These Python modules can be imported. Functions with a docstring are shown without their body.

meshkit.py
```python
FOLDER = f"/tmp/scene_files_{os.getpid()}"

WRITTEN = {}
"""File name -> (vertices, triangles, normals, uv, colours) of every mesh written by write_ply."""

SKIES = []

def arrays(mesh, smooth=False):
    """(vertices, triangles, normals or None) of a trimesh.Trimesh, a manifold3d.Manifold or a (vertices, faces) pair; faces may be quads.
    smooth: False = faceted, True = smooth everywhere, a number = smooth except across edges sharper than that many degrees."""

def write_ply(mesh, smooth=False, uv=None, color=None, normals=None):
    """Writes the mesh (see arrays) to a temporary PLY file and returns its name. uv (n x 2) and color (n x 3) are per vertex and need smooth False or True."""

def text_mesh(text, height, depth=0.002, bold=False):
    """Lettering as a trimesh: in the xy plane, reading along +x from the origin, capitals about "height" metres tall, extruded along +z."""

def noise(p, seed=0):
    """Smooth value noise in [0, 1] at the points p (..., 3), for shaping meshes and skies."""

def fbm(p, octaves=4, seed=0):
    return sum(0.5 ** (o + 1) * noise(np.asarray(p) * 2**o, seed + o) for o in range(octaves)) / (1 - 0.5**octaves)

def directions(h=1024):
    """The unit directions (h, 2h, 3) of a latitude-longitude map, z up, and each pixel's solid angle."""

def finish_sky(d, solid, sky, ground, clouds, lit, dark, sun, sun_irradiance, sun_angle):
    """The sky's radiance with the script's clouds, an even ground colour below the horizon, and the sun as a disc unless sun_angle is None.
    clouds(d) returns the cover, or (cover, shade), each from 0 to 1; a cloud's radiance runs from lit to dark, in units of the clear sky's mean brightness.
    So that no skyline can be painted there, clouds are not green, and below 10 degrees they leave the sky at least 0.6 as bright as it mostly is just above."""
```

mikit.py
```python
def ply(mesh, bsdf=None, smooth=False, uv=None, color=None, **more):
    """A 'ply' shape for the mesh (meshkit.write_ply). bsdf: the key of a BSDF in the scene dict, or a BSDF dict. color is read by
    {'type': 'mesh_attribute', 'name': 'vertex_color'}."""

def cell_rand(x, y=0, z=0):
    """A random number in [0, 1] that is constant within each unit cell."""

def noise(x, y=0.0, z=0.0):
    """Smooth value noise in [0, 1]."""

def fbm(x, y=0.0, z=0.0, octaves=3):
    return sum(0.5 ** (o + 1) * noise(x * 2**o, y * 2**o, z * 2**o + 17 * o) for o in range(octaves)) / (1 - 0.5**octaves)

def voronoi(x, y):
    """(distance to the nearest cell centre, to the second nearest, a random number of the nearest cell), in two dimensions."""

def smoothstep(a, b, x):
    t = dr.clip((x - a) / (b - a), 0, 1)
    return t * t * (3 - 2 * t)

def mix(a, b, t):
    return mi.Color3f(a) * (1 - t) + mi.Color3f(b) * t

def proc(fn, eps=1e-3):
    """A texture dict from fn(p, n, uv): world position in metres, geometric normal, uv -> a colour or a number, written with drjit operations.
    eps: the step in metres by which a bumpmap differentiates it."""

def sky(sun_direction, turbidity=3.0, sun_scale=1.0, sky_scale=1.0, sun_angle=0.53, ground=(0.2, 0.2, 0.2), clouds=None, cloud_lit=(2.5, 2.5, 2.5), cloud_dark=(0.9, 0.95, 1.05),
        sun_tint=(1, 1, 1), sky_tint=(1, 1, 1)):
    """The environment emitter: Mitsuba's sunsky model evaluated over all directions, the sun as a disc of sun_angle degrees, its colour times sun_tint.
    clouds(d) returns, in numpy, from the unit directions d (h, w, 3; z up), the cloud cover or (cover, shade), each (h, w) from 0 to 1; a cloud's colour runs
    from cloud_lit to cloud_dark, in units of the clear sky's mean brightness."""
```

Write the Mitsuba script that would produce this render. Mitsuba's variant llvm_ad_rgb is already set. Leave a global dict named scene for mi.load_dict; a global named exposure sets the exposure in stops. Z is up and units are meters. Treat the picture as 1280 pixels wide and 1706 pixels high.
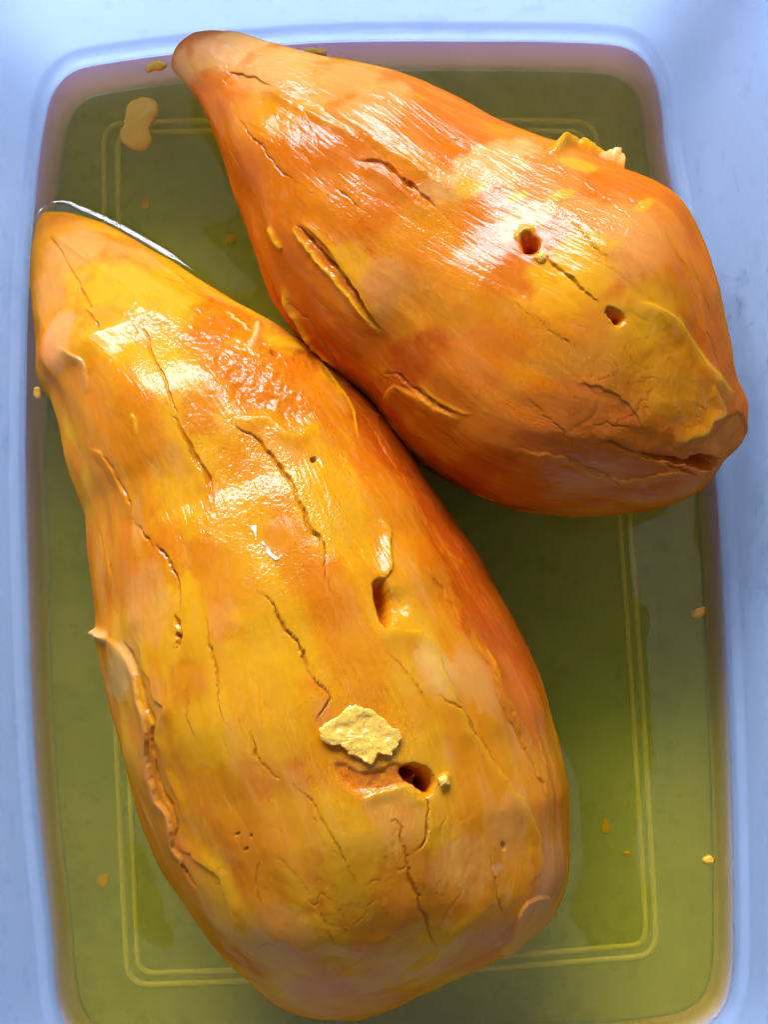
import math
import numpy as np, trimesh, mitsuba as mi, mikit
import drjit as dr
import shapely, meshkit
from scipy.ndimage import gaussian_filter
from scipy.spatial import cKDTree
from mikit import noise as tnoise, fbm as tfbm, smoothstep, mix
from meshkit import noise, fbm

scene, labels = {}, {}
def rgb(c): return {'type': 'rgb', 'value': list(map(float, c))}
T = mi.ScalarTransform4f
MM = 1e-3

# ---------------------------------------------------------------- camera, light, exposure
exposure = 0.36
TILT, DIST, HALF = math.radians(6.0), 0.300, 0.064
scene['camera'] = {'type': 'perspective', 'fov': 2 * math.degrees(math.atan(HALF / DIST)), 'fov_axis': 'x', 'near_clip': 0.02, 'far_clip': 20.0,
                   'to_world': T().look_at(origin=[0, -DIST * math.sin(TILT), DIST * math.cos(TILT)], target=[0, 0, 0], up=[0, 1, 0])}
scene['room_light'] = {'type': 'constant', 'radiance': {'type': 'rgb', 'value': [0.092, 0.097, 0.11]}}
WIN_AT, WIN_SIZE, WIN_RGB = np.array([-0.16, 0.76, 0.56]), (0.80, 0.34), [16.3, 17.2, 20.5]
scene['window__pane'] = {'type': 'rectangle', 'to_world': T().look_at(origin=WIN_AT.tolist(), target=[0, 0, 0], up=[0, 0, 1]).scale([WIN_SIZE[0] / 2, WIN_SIZE[1] / 2, 1]),
                         'emitter': {'type': 'area', 'radiance': {'type': 'rgb', 'value': WIN_RGB}}, 'bsdf': {'type': 'diffuse', 'reflectance': {'type': 'rgb', 'value': [0.1, 0.1, 0.1]}}}

# added glowing panel for the bright ceiling: sheen on the liquid and fill from above
scene['added_ceiling_glow__glow_face'] = {'type': 'rectangle', 'to_world': T().look_at(origin=[0, -0.05, 1.30], target=[0, -0.05, 0], up=[0, 1, 0]).scale([1.0, 1.0, 1]),
                         'emitter': {'type': 'area', 'radiance': rgb([0.24, 0.25, 0.27])}, 'bsdf': {'type': 'diffuse', 'reflectance': rgb([0.5, 0.5, 0.5])}}

# ---------------------------------------------------------------- materials
def flesh_bump(p, n, uv):
    a, b = uv.x * 1e3, uv.y * 1e3
    fibre = tfbm(a * 0.25, b * 2.6, 3.0, octaves=3)
    grain = tfbm(p.x * 2400, p.y * 2400, p.z * 2400, octaves=2)
    mask = smoothstep(0.40, 0.58, tfbm(p.x * 140, p.y * 140, p.z * 140, octaves=2))
    return fibre * 0.65 + grain * (0.05 + 0.65 * mask)
def wet(color, bump, scale, share, alpha):
    # soft flesh under a thin film of liquid: only the film's gloss shows the finest grain
    return {'type': 'blendbsdf', 'weight': share, 'flesh': {'type': 'diffuse', 'reflectance': color},
            'film': {'type': 'bumpmap', 'scale': scale, 'texture': mikit.proc(bump, eps=8e-5), 'bsdf': {'type': 'roughconductor', 'material': 'none', 'alpha': alpha}}}
scene['wet_flesh'] = wet({'type': 'mesh_attribute', 'name': 'vertex_color'}, flesh_bump, 0.00014, 0.028, 0.055)
scene['scrap_flesh'] = wet(rgb([0.93, 0.55, 0.075]), lambda p, n, uv: tfbm(p.x * 1800, p.y * 1800, p.z * 1800, octaves=2), 0.00012, 0.07, 0.08)
scene['sodden_flesh'] = {'type': 'principled', 'base_color': rgb([0.90, 0.46, 0.02]), 'roughness': 0.3}
scene['pale_glint'] = {'type': 'principled', 'base_color': rgb([0.92, 0.80, 0.58]), 'roughness': 0.25, 'specular': 0.5, 'clearcoat': 0.8}  # pale colour for small wet highlights built as solid pieces
def plastic_tint(p, n, uv):
    speck = smoothstep(0.62, 0.72, tfbm(p.x * 420, p.y * 420, p.z * 420, octaves=2)) * smoothstep(0.45, 0.6, tnoise(p.x * 90, p.y * 90, p.z * 90))
    return mix([0.69, 0.82, 0.99], [0.55, 0.69, 0.89], 0.3 * speck)
scene['milky_plastic'] = {'type': 'bumpmap', 'scale': 0.00012, 'texture': mikit.proc(lambda p, n, uv: tfbm(p.x * 260, p.y * 260, p.z * 260, octaves=3), eps=2e-4),
    'bsdf': {'type': 'principledthin', 'base_color': mikit.proc(plastic_tint), 'roughness': 0.3, 'diff_trans': 1.55, 'spec_trans': 0.0, 'eta': 1.49}}
def base_tint(p, n, uv):
    a = smoothstep(0.52, 0.70, tfbm(p.x * 700, p.y * 700, 3.0, octaves=3)) * smoothstep(0.42, 0.62, tfbm(p.x * 150, p.y * 150, 9.0, octaves=2))
    b = smoothstep(0.45, 0.65, tfbm(p.x * 95, p.y * 95, 7.0, octaves=3))
    return mix(mix([0.58, 0.66, 0.80], [0.51, 0.59, 0.73], b), [0.40, 0.46, 0.48], 0.28 * a)
scene['mottled_plastic'] = {'type': 'principledthin', 'base_color': mikit.proc(base_tint), 'roughness': 0.35, 'diff_trans': 0.5, 'spec_trans': 0.0, 'eta': 1.49}
scene['pale_plastic'] = {'type': 'twosided', 'bsdf': {'type': 'principled', 'base_color': rgb([0.80, 0.82, 0.82]), 'roughness': 0.25}}
scene['tinted_plastic'] = {'type': 'principledthin', 'base_color': rgb([0.78, 0.66, 0.88]), 'roughness': 0.3, 'diff_trans': 0.8, 'spec_trans': 0.0, 'eta': 1.49}  # one even pale violet tint
def counter_tint(p, n, uv):
    v = tfbm(p.x * 300, p.y * 300, 1.0, octaves=3)
    s = smoothstep(0.55, 0.65, tnoise(p.x * 700, p.y * 700, 5.0)) * smoothstep(0.4, 0.6, v)
    return mix([0.72, 0.72, 0.70], [0.08, 0.08, 0.08], s)
scene['speckled_stone'] = {'type': 'principled', 'base_color': mikit.proc(counter_tint), 'roughness': 0.35}
scene['yellow_water'] = {'type': 'homogeneous', 'albedo': rgb([0.55, 0.54, 0.01]), 'sigma_t': rgb([0.20, 0.36, 1.0]), 'scale': 130.0}
scene['water_surface'] = {'type': 'thindielectric', 'int_ior': 1.33, 'ext_ior': 1.0}
scene['clear_drop'] = {'type': 'dielectric', 'int_ior': 1.33, 'ext_ior': 1.0}
scene['dark_plastic'] = {'type': 'principled', 'base_color': rgb([0.02, 0.02, 0.022]), 'roughness': 0.4}
scene['white_frame'] = {'type': 'principled', 'base_color': rgb([0.8, 0.8, 0.8]), 'roughness': 0.4}

def put(key, v, f, bsdf, smooth=True, **more):
    scene[key] = mikit.ply(trimesh.Trimesh(np.asarray(v) * MM, np.asarray(f), process=False), bsdf, smooth=smooth, **more)
def grid_faces(nu, nv, wrap=False):
    i, j = np.meshgrid(np.arange(nu - 1), np.arange(nv if wrap else nv - 1), indexing='ij')
    a, b = i * nv + j, i * nv + (j + 1) % nv
    q = np.stack([a, b, b + nv, a + nv], -1).reshape(-1, 4)
    return np.vstack([q[:, [0, 1, 2]], q[:, [0, 2, 3]]])

LARGE = {"left":[[-57.52,50.65,1.5],[-58.85,47.51,1.71],[-59.03,44.07,1.92],[-58.88,40.62,2.13],[-58.37,37.19,2.34],[-58.01,33.76,2.62],[-57.66,30.28,3.14],[-57.35,26.83,3.66],[-57.34,23.38,4.18],[-56.44,20.1,4.71],[-54.52,17.19,5.37],[-53.08,13.99,6.21],[-51.87,10.74,7.04],[-50.78,7.49,7.88],[-49.7,4.26,8.72],[-48.59,1.1,9.28],[-47.27,-1.95,9.69],[-46.71,-5.15,10.11],[-46.5,-8.38,10.53],[-46.25,-11.59,10.95],[-45.94,-14.77,11.18],[-45.6,-17.94,11.39],[-45.5,-21.1,11.6],[-44.9,-24.21,11.81],[-44.13,-27.28,12.0],[-43.34,-30.31,12.0],[-42.62,-33.36,12.0],[-41.92,-36.41,12.0],[-41.19,-39.44,12.0],[-40.26,-42.41,12.0],[-39.25,-45.36,12.0],[-38.25,-48.29,12.0],[-37.16,-51.19,12.0],[-35.95,-54.04,12.0],[-34.76,-56.9,11.89],[-33.51,-59.72,11.68],[-32.04,-62.45,11.47],[-30.31,-65.0,11.26],[-28.31,-67.38,11.05],[-26.2,-69.64,10.84],[-24.03,-71.85,10.63],[-21.82,-74.02,10.42],[-19.47,-76.05,10.21],[-16.93,-77.86,10.0],[-14.18,-79.25,9.79],[-11.2,-80.16,9.59],[-8.12,-80.56,9.38],[-5.04,-81.12,9.17],[-2.64,-80.61,9.0]],"right":[[-57.52,50.65,1.5],[-53.47,50.55,1.71],[-49.56,49.01,1.92],[-45.72,47.34,2.13],[-42.01,45.4,2.34],[-38.36,43.32,2.62],[-34.73,41.13,3.14],[-31.32,38.62,3.66],[-27.91,36.13,4.18],[-24.37,33.91,4.71],[-20.66,31.99,5.37],[-17.05,29.88,6.21],[-13.62,27.51,7.04],[-10.45,24.83,7.88],[-7.62,21.8,8.72],[-4.8,18.86,9.28],[-2.08,15.87,9.69],[0.39,12.69,10.11],[2.77,9.47,10.53],[5.02,6.18,10.95],[7.16,2.86,11.18],[9.33,-0.43,11.39],[11.19,-3.88,11.6],[13.35,-7.13,11.81],[15.27,-10.5,12.0],[16.99,-13.97,12.0],[18.97,-17.29,12.0],[20.76,-20.7,12.0],[22.52,-24.13,12.0],[24.02,-27.65,12.0],[25.25,-31.27,12.0],[26.3,-34.94,12.0],[27.48,-38.56,12.0],[28.67,-42.17,12.0],[29.49,-45.89,11.89],[29.48,-49.67,11.68],[29.49,-53.47,11.47],[29.23,-57.25,11.26],[28.11,-60.87,11.05],[26.18,-64.15,10.84],[23.53,-66.86,10.63],[20.59,-69.31,10.42],[17.39,-71.33,10.21],[13.93,-72.98,10.0],[10.46,-74.55,9.79],[6.89,-75.9,9.59],[3.65,-77.91,9.38],[0.24,-79.67,9.17],[-2.64,-80.61,9.0]],"kt":[0.7,1.0,1.12,0.98,0.86,0.86,0.86,0.84,0.82,0.8,0.75],"kb":[0.7,0.75,0.8,0.85,0.9,0.9,0.9,0.9,0.9,0.9,0.8],"cracks":[[[[-31.81,11.43],[-30.99,10.05],[-29.4,7.07],[-27.73,4.44],[-26.98,2.67],[-25.85,0.19],[-25.01,-2.25]],0.55,1.3,-1,0.25,0.25],[[[-22.84,11.28],[-21.67,9.45],[-18.7,7.24],[-16.26,4.24],[-14.41,1.34],[-13.27,-1.13],[-12.0,-3.93],[-10.57,-6.49],[-8.88,-9.0],[-8.49,-12.09],[-7.77,-14.71],[-6.6,-16.68]],0.32,1.0,1,0.25,0.3],[[[-18.69,-15.46],[-16.41,-17.38],[-15.17,-19.62],[-13.22,-22.02],[-11.79,-24.54],[-11.2,-26.94],[-9.82,-28.63],[-7.65,-30.81],[-8.39,-32.34],[-9.29,-33.89],[-9.09,-35.35]],0.28,0.8,1,0.2,0.3],[[[-34.06,-8.1],[-31.88,-10.66],[-30.86,-12.98],[-30.06,-16.18],[-29.81,-18.42]],0.25,0.8,1,0.15,0.3],[[[-30.77,-18.88],[-30.14,-20.18],[-29.53,-21.99],[-29.99,-23.94]],0.5,1.2,-1,0.3,0.25],[[[-42.94,6.3],[-41.04,3.41],[-39.62,0.8],[-38.4,-1.35],[-38.25,-3.88]],0.22,0.6,1,0.15,0.3],[[[-38.25,-3.88],[-35.94,-6.13],[-33.71,-8.8]],0.22,0.5,1,0.15,0.3],[[[-25.76,-19.24],[-25.09,-23.24],[-24.26,-26.34],[-23.8,-30.65],[-23.0,-33.88],[-21.93,-35.56]],0.2,0.45,1,0.15,0.25],[[[-18.79,-35.46],[-18.24,-38.58],[-16.23,-41.35],[-14.52,-42.42]],0.2,0.5,-1,0.15,0.3],[[[-37.3,26.47],[-36.46,23.95],[-35.28,20.96],[-33.78,18.16],[-31.65,13.06],[-30.69,10.69]],0.28,0.7,1,0.25,0.3],[[[-54.76,44.44],[-51.8,40.45],[-49.38,36.04],[-47.53,33.03]],0.18,0.4,1,0.12,0.2],[[[-48.54,34.53],[-47.11,31.94],[-45.61,30.2]],0.38,0.8,0,0.1,0.2],[[[-47.35,30.14],[-45.58,28.07],[-43.82,25.72]],0.42,0.9,0,0.1,0.2],[[[5.63,-44.04],[6.48,-46.49],[6.31,-49.75],[4.61,-52.54]],0.25,0.7,1,0.2,0.25],[[[0.42,-47.76],[2.28,-49.18],[2.93,-52.2],[3.42,-55.17],[4.88,-58.93],[5.54,-61.47],[6.68,-64.84],[7.74,-67.09]],0.35,0.6,1,0.2,0.4],[[[15.25,-53.34],[15.48,-55.81],[16.2,-59.31],[17.48,-63.04]],0.14,0.25,1,0.1,0.3],[[[-42.08,-9.26],[-41.46,-12.39],[-41.56,-16.08],[-40.12,-18.14]],0.25,0.5,-1,0.15,0.25],[[[-43.83,-4.84],[-43.06,-8.34],[-43.54,-12.3]],0.22,0.5,1,0.15,0.2],[[[-39.12,-22.48],[-37.3,-24.54],[-36.21,-27.13],[-35.12,-29.72],[-34.25,-32.2]],0.75,1.0,0,0.1,0.2],[[[-35.12,-29.72],[-34.08,-32.79],[-33.31,-34.97],[-33.92,-37.17],[-33.43,-40.31]],0.8,1.1,0,0.1,0.2],[[[-33.51,-39.56],[-33.07,-42.84],[-32.3,-45.1],[-30.91,-47.22],[-30.1,-49.86],[-30.48,-52.1]],0.6,1.0,0,0.1,0.2],[[[-29.42,-54.76],[-28.56,-56.16],[-27.07,-58.4]],0.55,1.3,1,0.2,0.2],[[[-18.09,-66.92],[-17.09,-66.27],[-15.66,-66.65]],0.12,0.25,1,0.1,0.3],[[[-10.94,-59.08],[-8.94,-62.03],[-7.53,-65.05],[-6.41,-66.94]],0.14,0.2,-1,0.2,0.3],[[[-13.59,-42.71],[-10.2,-45.82],[-6.91,-50.95],[-4.26,-57.09]],0.15,0.25,1,0.1,0.3],[[[7.22,-29.85],[10.9,-32.18],[14.13,-36.23],[17.01,-40.67],[18.39,-42.96]],0.25,0.5,-1,0.2,0.3],[[[-0.17,13.05],[5.71,4.41],[10.4,-3.27],[14.88,-11.75],[19.29,-21.73]],0.3,0.35,-1,0.15,0.3],[[[-3.79,13.18],[0.92,6.2],[6.01,-2.33],[8.98,-8.93]],0.2,0.3,1,0.15,0.3],[[[5.45,-10.15],[9.8,-16.5],[14.23,-23.53],[18.6,-32.43],[21.37,-39.29]],0.25,0.35,1,0.2,0.4],[[[15.98,-29.78],[19.49,-35.46],[23.12,-42.25],[24.62,-46.61]],0.25,0.4,1,0.2,0.3],[[[0.08,-23.88],[3.5,-27.24],[5.21,-29.8],[6.94,-33.07]],0.18,0.3,1,0.1,0.3],[[[-27.79,-27.94],[-27.99,-32.37],[-26.86,-36.73]],0.15,0.3,1,0.1,0.3],[[[-17.94,-53.92],[-18.51,-57.3],[-17.38,-60.83]],0.15,0.25,1,0.1,0.3]],"sheets":[[[[-30.76,28.73],[-27.67,32.1],[-21.2,30.31],[-18.09,26.87],[-15.76,23.4],[-11.31,22.75],[-10.33,19.45],[-11.47,16.06],[-10.67,10.89],[-13.45,9.08],[-18.1,11.41],[-21.49,12.17],[-24.44,15.2],[-28.24,19.21],[-31.19,23.41]],-0.45,0.8,"O",1.4],[[[-7.99,-37.59],[-3.41,-41.24],[2.49,-40.53],[3.45,-42.49],[0.14,-43.64],[-3.3,-44.31],[-6.0,-42.59]],-0.5,0.4,"O",0.5],[[[19.02,-63.23],[20.38,-60.6],[23.7,-59.92],[26.28,-63.68],[21.83,-67.89],[18.15,-70.42],[17.49,-67.23]],0.4,0.4,"Pe",0.3]],"steps":[[[[-45.37,-20.38],[-41.31,-21.68],[-39.23,-23.64],[-37.26,-26.3],[-36.43,-27.52],[-35.89,-30.56],[-34.41,-34.15],[-34.48,-36.36],[-34.99,-38.51],[-34.24,-43.1],[-33.65,-45.69],[-31.46,-47.77],[-30.94,-50.03],[-30.8,-52.45],[-29.08,-54.42],[-29.6,-56.2]],-1,0.65,5,0.15,"Pe"],[[[-37.99,-22.15],[-35.73,-24.09],[-35.46,-26.77],[-34.01,-27.98],[-33.7,-29.67],[-33.27,-31.15],[-31.78,-32.36],[-32.44,-34.12],[-33.15,-36.82],[-32.53,-39.33],[-31.71,-42.84],[-29.79,-46.39],[-29.56,-50.78]],1,0.4,3,0.2,None],[[[-22.47,11.25],[-18.06,11.06],[-13.44,8.54],[-10.78,10.48]],-1,0.5,4,0.3,"Y"],[[[-0.06,-3.87],[1.12,-7.59],[1.21,-11.75],[-0.6,-14.08]],-1,0.6,3,0.2,"Y"],[[[-0.6,-14.08],[-1.18,-16.77],[-0.77,-19.35],[0.75,-20.89],[4.36,-21.0],[7.95,-23.3],[9.08,-26.23],[10.48,-29.8],[12.28,-33.64],[14.78,-37.67],[18.39,-42.96],[21.18,-46.52],[23.13,-51.8],[23.29,-55.47],[21.22,-57.92]],-1,0.55,5,0.3,"Y"],[[[-3.33,-45.12],[-0.09,-43.84],[3.14,-43.21],[4.83,-44.85],[5.87,-45.46]],-1,0.5,3,0.2,"Y"],[[[16.54,-60.23],[13.15,-62.8],[8.74,-68.33],[5.33,-71.24],[-0.0,-73.7],[-5.24,-71.42],[-10.63,-69.02],[-14.85,-65.44],[-18.56,-66.1]],-1,0.35,4,0.5,None],[[[-30.06,-52.17],[-27.3,-54.25],[-23.99,-56.65],[-22.35,-61.16],[-21.21,-65.85],[-19.19,-70.21]],1,0.5,4,0.3,None],[[[15.57,-23.38],[16.77,-27.43],[18.77,-31.49],[21.61,-36.44],[23.69,-40.24],[26.24,-45.99]],-1,0.3,2.5,0.3,"A"],[[[-50.99,23.82],[-46.99,21.51],[-45.46,19.21],[-45.28,16.23]],-1,0.45,3,0.2,"Pe"],[[[-45.34,7.63],[-42.94,6.3],[-41.04,3.41],[-39.62,0.8],[-38.4,-1.35],[-38.25,-3.88]],-1,0.35,3,0.2,None],[[[-10.77,2.26],[-6.2,-4.19],[-2.54,-10.5],[-0.07,-15.74]],1,0.12,4,0.3,None],[[[-8.53,22.42],[-1.8,12.43],[4.65,2.52],[11.18,-6.8],[14.74,-14.06],[18.26,-21.25]],-1,0.3,4,0.4,None]],"strands":[[[[-24.6,30.08],[-22.47,27.58],[-20.69,25.9]],0.25,0.35,"Pa"],[[[-19.85,28.25],[-20.07,24.84],[-21.03,22.51]],0.4,0.4,"Pa"],[[[-10.42,22.37],[-7.5,17.66],[-4.72,12.82],[-3.79,8.66]],0.25,0.3,"Y"],[[[15.57,-23.38],[16.52,-26.05],[17.32,-28.75]],0.3,0.35,"A"],[[[22.45,-36.09],[23.84,-39.16],[24.58,-42.15]],0.3,0.3,"A"],[[[-45.26,-20.35],[-43.06,-21.41],[-41.53,-21.75]],0.7,1.0,"Pa"],[[[-54.59,44.97],[-47.49,38.84],[-41.73,33.66],[-37.32,28.68]],0.5,0.25,None],[[[-44.69,45.53],[-37.99,40.22],[-31.76,35.56]],0.6,0.3,None],[[[-37.93,11.79],[-37.08,9.4],[-37.19,8.51]],0.35,0.25,"Y"],[[[8.7,-41.62],[8.84,-42.76],[8.1,-43.57]],0.8,0.7,"Y"]],"holes":[[[-0.03,-17.18],1.3,3.6,8,4.0,0.35],[[1.81,-17.58],2.0,2.6,8,0.8,0.8],[[4.98,-42.19],2.6,1.7,-35,5.2,0.3],[[3.85,-41.25],1.6,1.2,0,3.5,0.35],[[6.22,-43.43],1.0,1.6,0,3.0,0.4],[[-10.63,4.5],0.5,0.4,0,0.9,0.4],[[17.62,-52.34],0.35,0.6,20,0.6,0.5],[[-21.14,-50.36],0.5,0.2,30,0.4,0.5],[[-19.87,-52.49],0.5,0.2,40,0.4,0.5],[[-19.13,-50.58],0.3,0.2,40,0.4,0.5],[[-30.04,-21.81],0.4,0.5,0,1,0.5],[[-16.75,21.91],1.0,0.5,-30,0.9,0.4]],"patches":[[[-38.01,9.02],6,7,30,"A2",0.75],[[-42.22,16.93],5,4,0,"A2",0.5],[[-32.04,-7.57],4,3,-20,"A2",0.5],[[-38.28,-12.77],4,4,30,"A2",0.5],[[-27.13,-10.44],3.4,3,20,"A2",0.7],[[-14.18,-7.65],4,9,25,"A2",0.7],[[-19.75,4.71],4,5,30,"A2",0.5],[[-27.85,11.33],2.5,4,20,"A2",0.7],[[-27.76,-28.74],3.5,4,0,"A2",0.7],[[-17.44,-23.84],5,7,20,"Y",0.8],[[-26.0,-36.53],5,5,0,"Y",0.8],[[-21.19,-4.37],5,6,0,"Y",0.6],[[-4.33,-52.79],5,9,20,"Y",0.8],[[-12.0,-48.65],7,6,0,"Y",0.5],[[-18.0,-50.97],6,4,0,"A2",0.5],[[-49.84,41.43],5,4,40,"Pe",0.6],[[-51.16,25.94],3,6,0,"Pi",0.7],[[-53.45,35.15],3,6,0,"Pe",0.5],[[-25.96,26.2],5,3,30,"O",0.8],[[-11.05,16.05],3,8,35,"O",0.6],[[0.03,7.02],4,12,35,"O",0.7],[[9.87,-11.65],4,14,33,"O",0.7],[[18.89,-27.84],4,12,28,"O",0.5],[[-15.07,24.05],3,2,20,"Y",0.8],[[-17.96,-30.0],9,12,20,"Y",0.7],[[-7.14,-3.23],5,10,30,"Y",0.7],[[-30.2,-1.41],4,6,20,"Y",0.6],[[-37.55,-29.58],3,6,20,"Y",0.5],[[4.69,-0.49],6,16,33,"O",0.9],[[1.32,11.31],5,13,35,"D",0.9],[[10.23,-2.55],4.5,16,35,"D",0.9],[[17.45,-18.51],5,15,28,"D",0.85],[[19.67,-30.57],3,8,25,"O",0.7],[[-10.49,24.59],3,4,35,"O",0.5],[[-3.55,-28.27],4,8,20,"A",0.5],[[4.47,-33.28],5,3,30,"A",0.5],[[4.97,-57.91],7,7,0,"A2",0.6],[[4.31,-68.03],4,5,-30,"Y",0.6],[[18.36,-48.83],3,6,-10,"Pe",0.5],[[12.08,-54.61],5,5,0,"Pe",0.5],[[-7.13,-75.17],9,4,0,"Pi",0.5],[[25.02,-57.26],3,6,0,"Pi",0.5],[[1.83,-2.9],3,8,30,"A",0.5],[[-34.66,-16.61],4,6,0,"Pe",0.5],[[-29.65,-42.85],4,5,0,"A",0.4],[[-39.66,-26.97],3,5,-30,"Pa",0.6],[[16.46,-55.21],1.4,0.7,0,"Pi",0.9],[[-14.76,-65.2],5,5,0,"Pe",0.5],[[13.19,-28.1],2.5,6,30,"Pe",0.6],[[7.88,-26.34],3,5,30,"Pa",0.5]],"pieces":{"scrap_top":[[-9.24,-35.88],[-8.38,-34.35],[-6.7,-33.29],[-5.21,-32.26],[-3.56,-31.87],[-1.8,-32.65],[0.04,-33.77],[0.99,-34.92],[2.23,-35.33],[2.54,-37.14],[1.8,-38.32],[0.63,-39.07],[-0.86,-38.88],[-1.9,-40.27],[-3.46,-39.6],[-4.78,-38.89],[-5.78,-37.77],[-7.3,-37.44]],"sliver":[[-19.43,-5.86],[-18.86,-5.67],[-18.63,-6.64],[-18.71,-7.71],[-18.71,-7.71],[-18.95,-7.09]],"sliver_001":[[-17.2,-9.66],[-16.9,-9.21],[-16.21,-10.04],[-15.28,-10.8],[-15.48,-11.04],[-16.51,-10.48]],"sliver_002":[[-17.89,-8.14],[-17.57,-8.21],[-17.32,-8.83],[-17.65,-8.76]],"nub":[[9.32,-42.67],[9.54,-43.29],[8.77,-43.27],[8.1,-43.57],[7.88,-42.95],[7.67,-42.32],[8.33,-42.03],[8.81,-41.93],[9.1,-42.04]]}}
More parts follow.
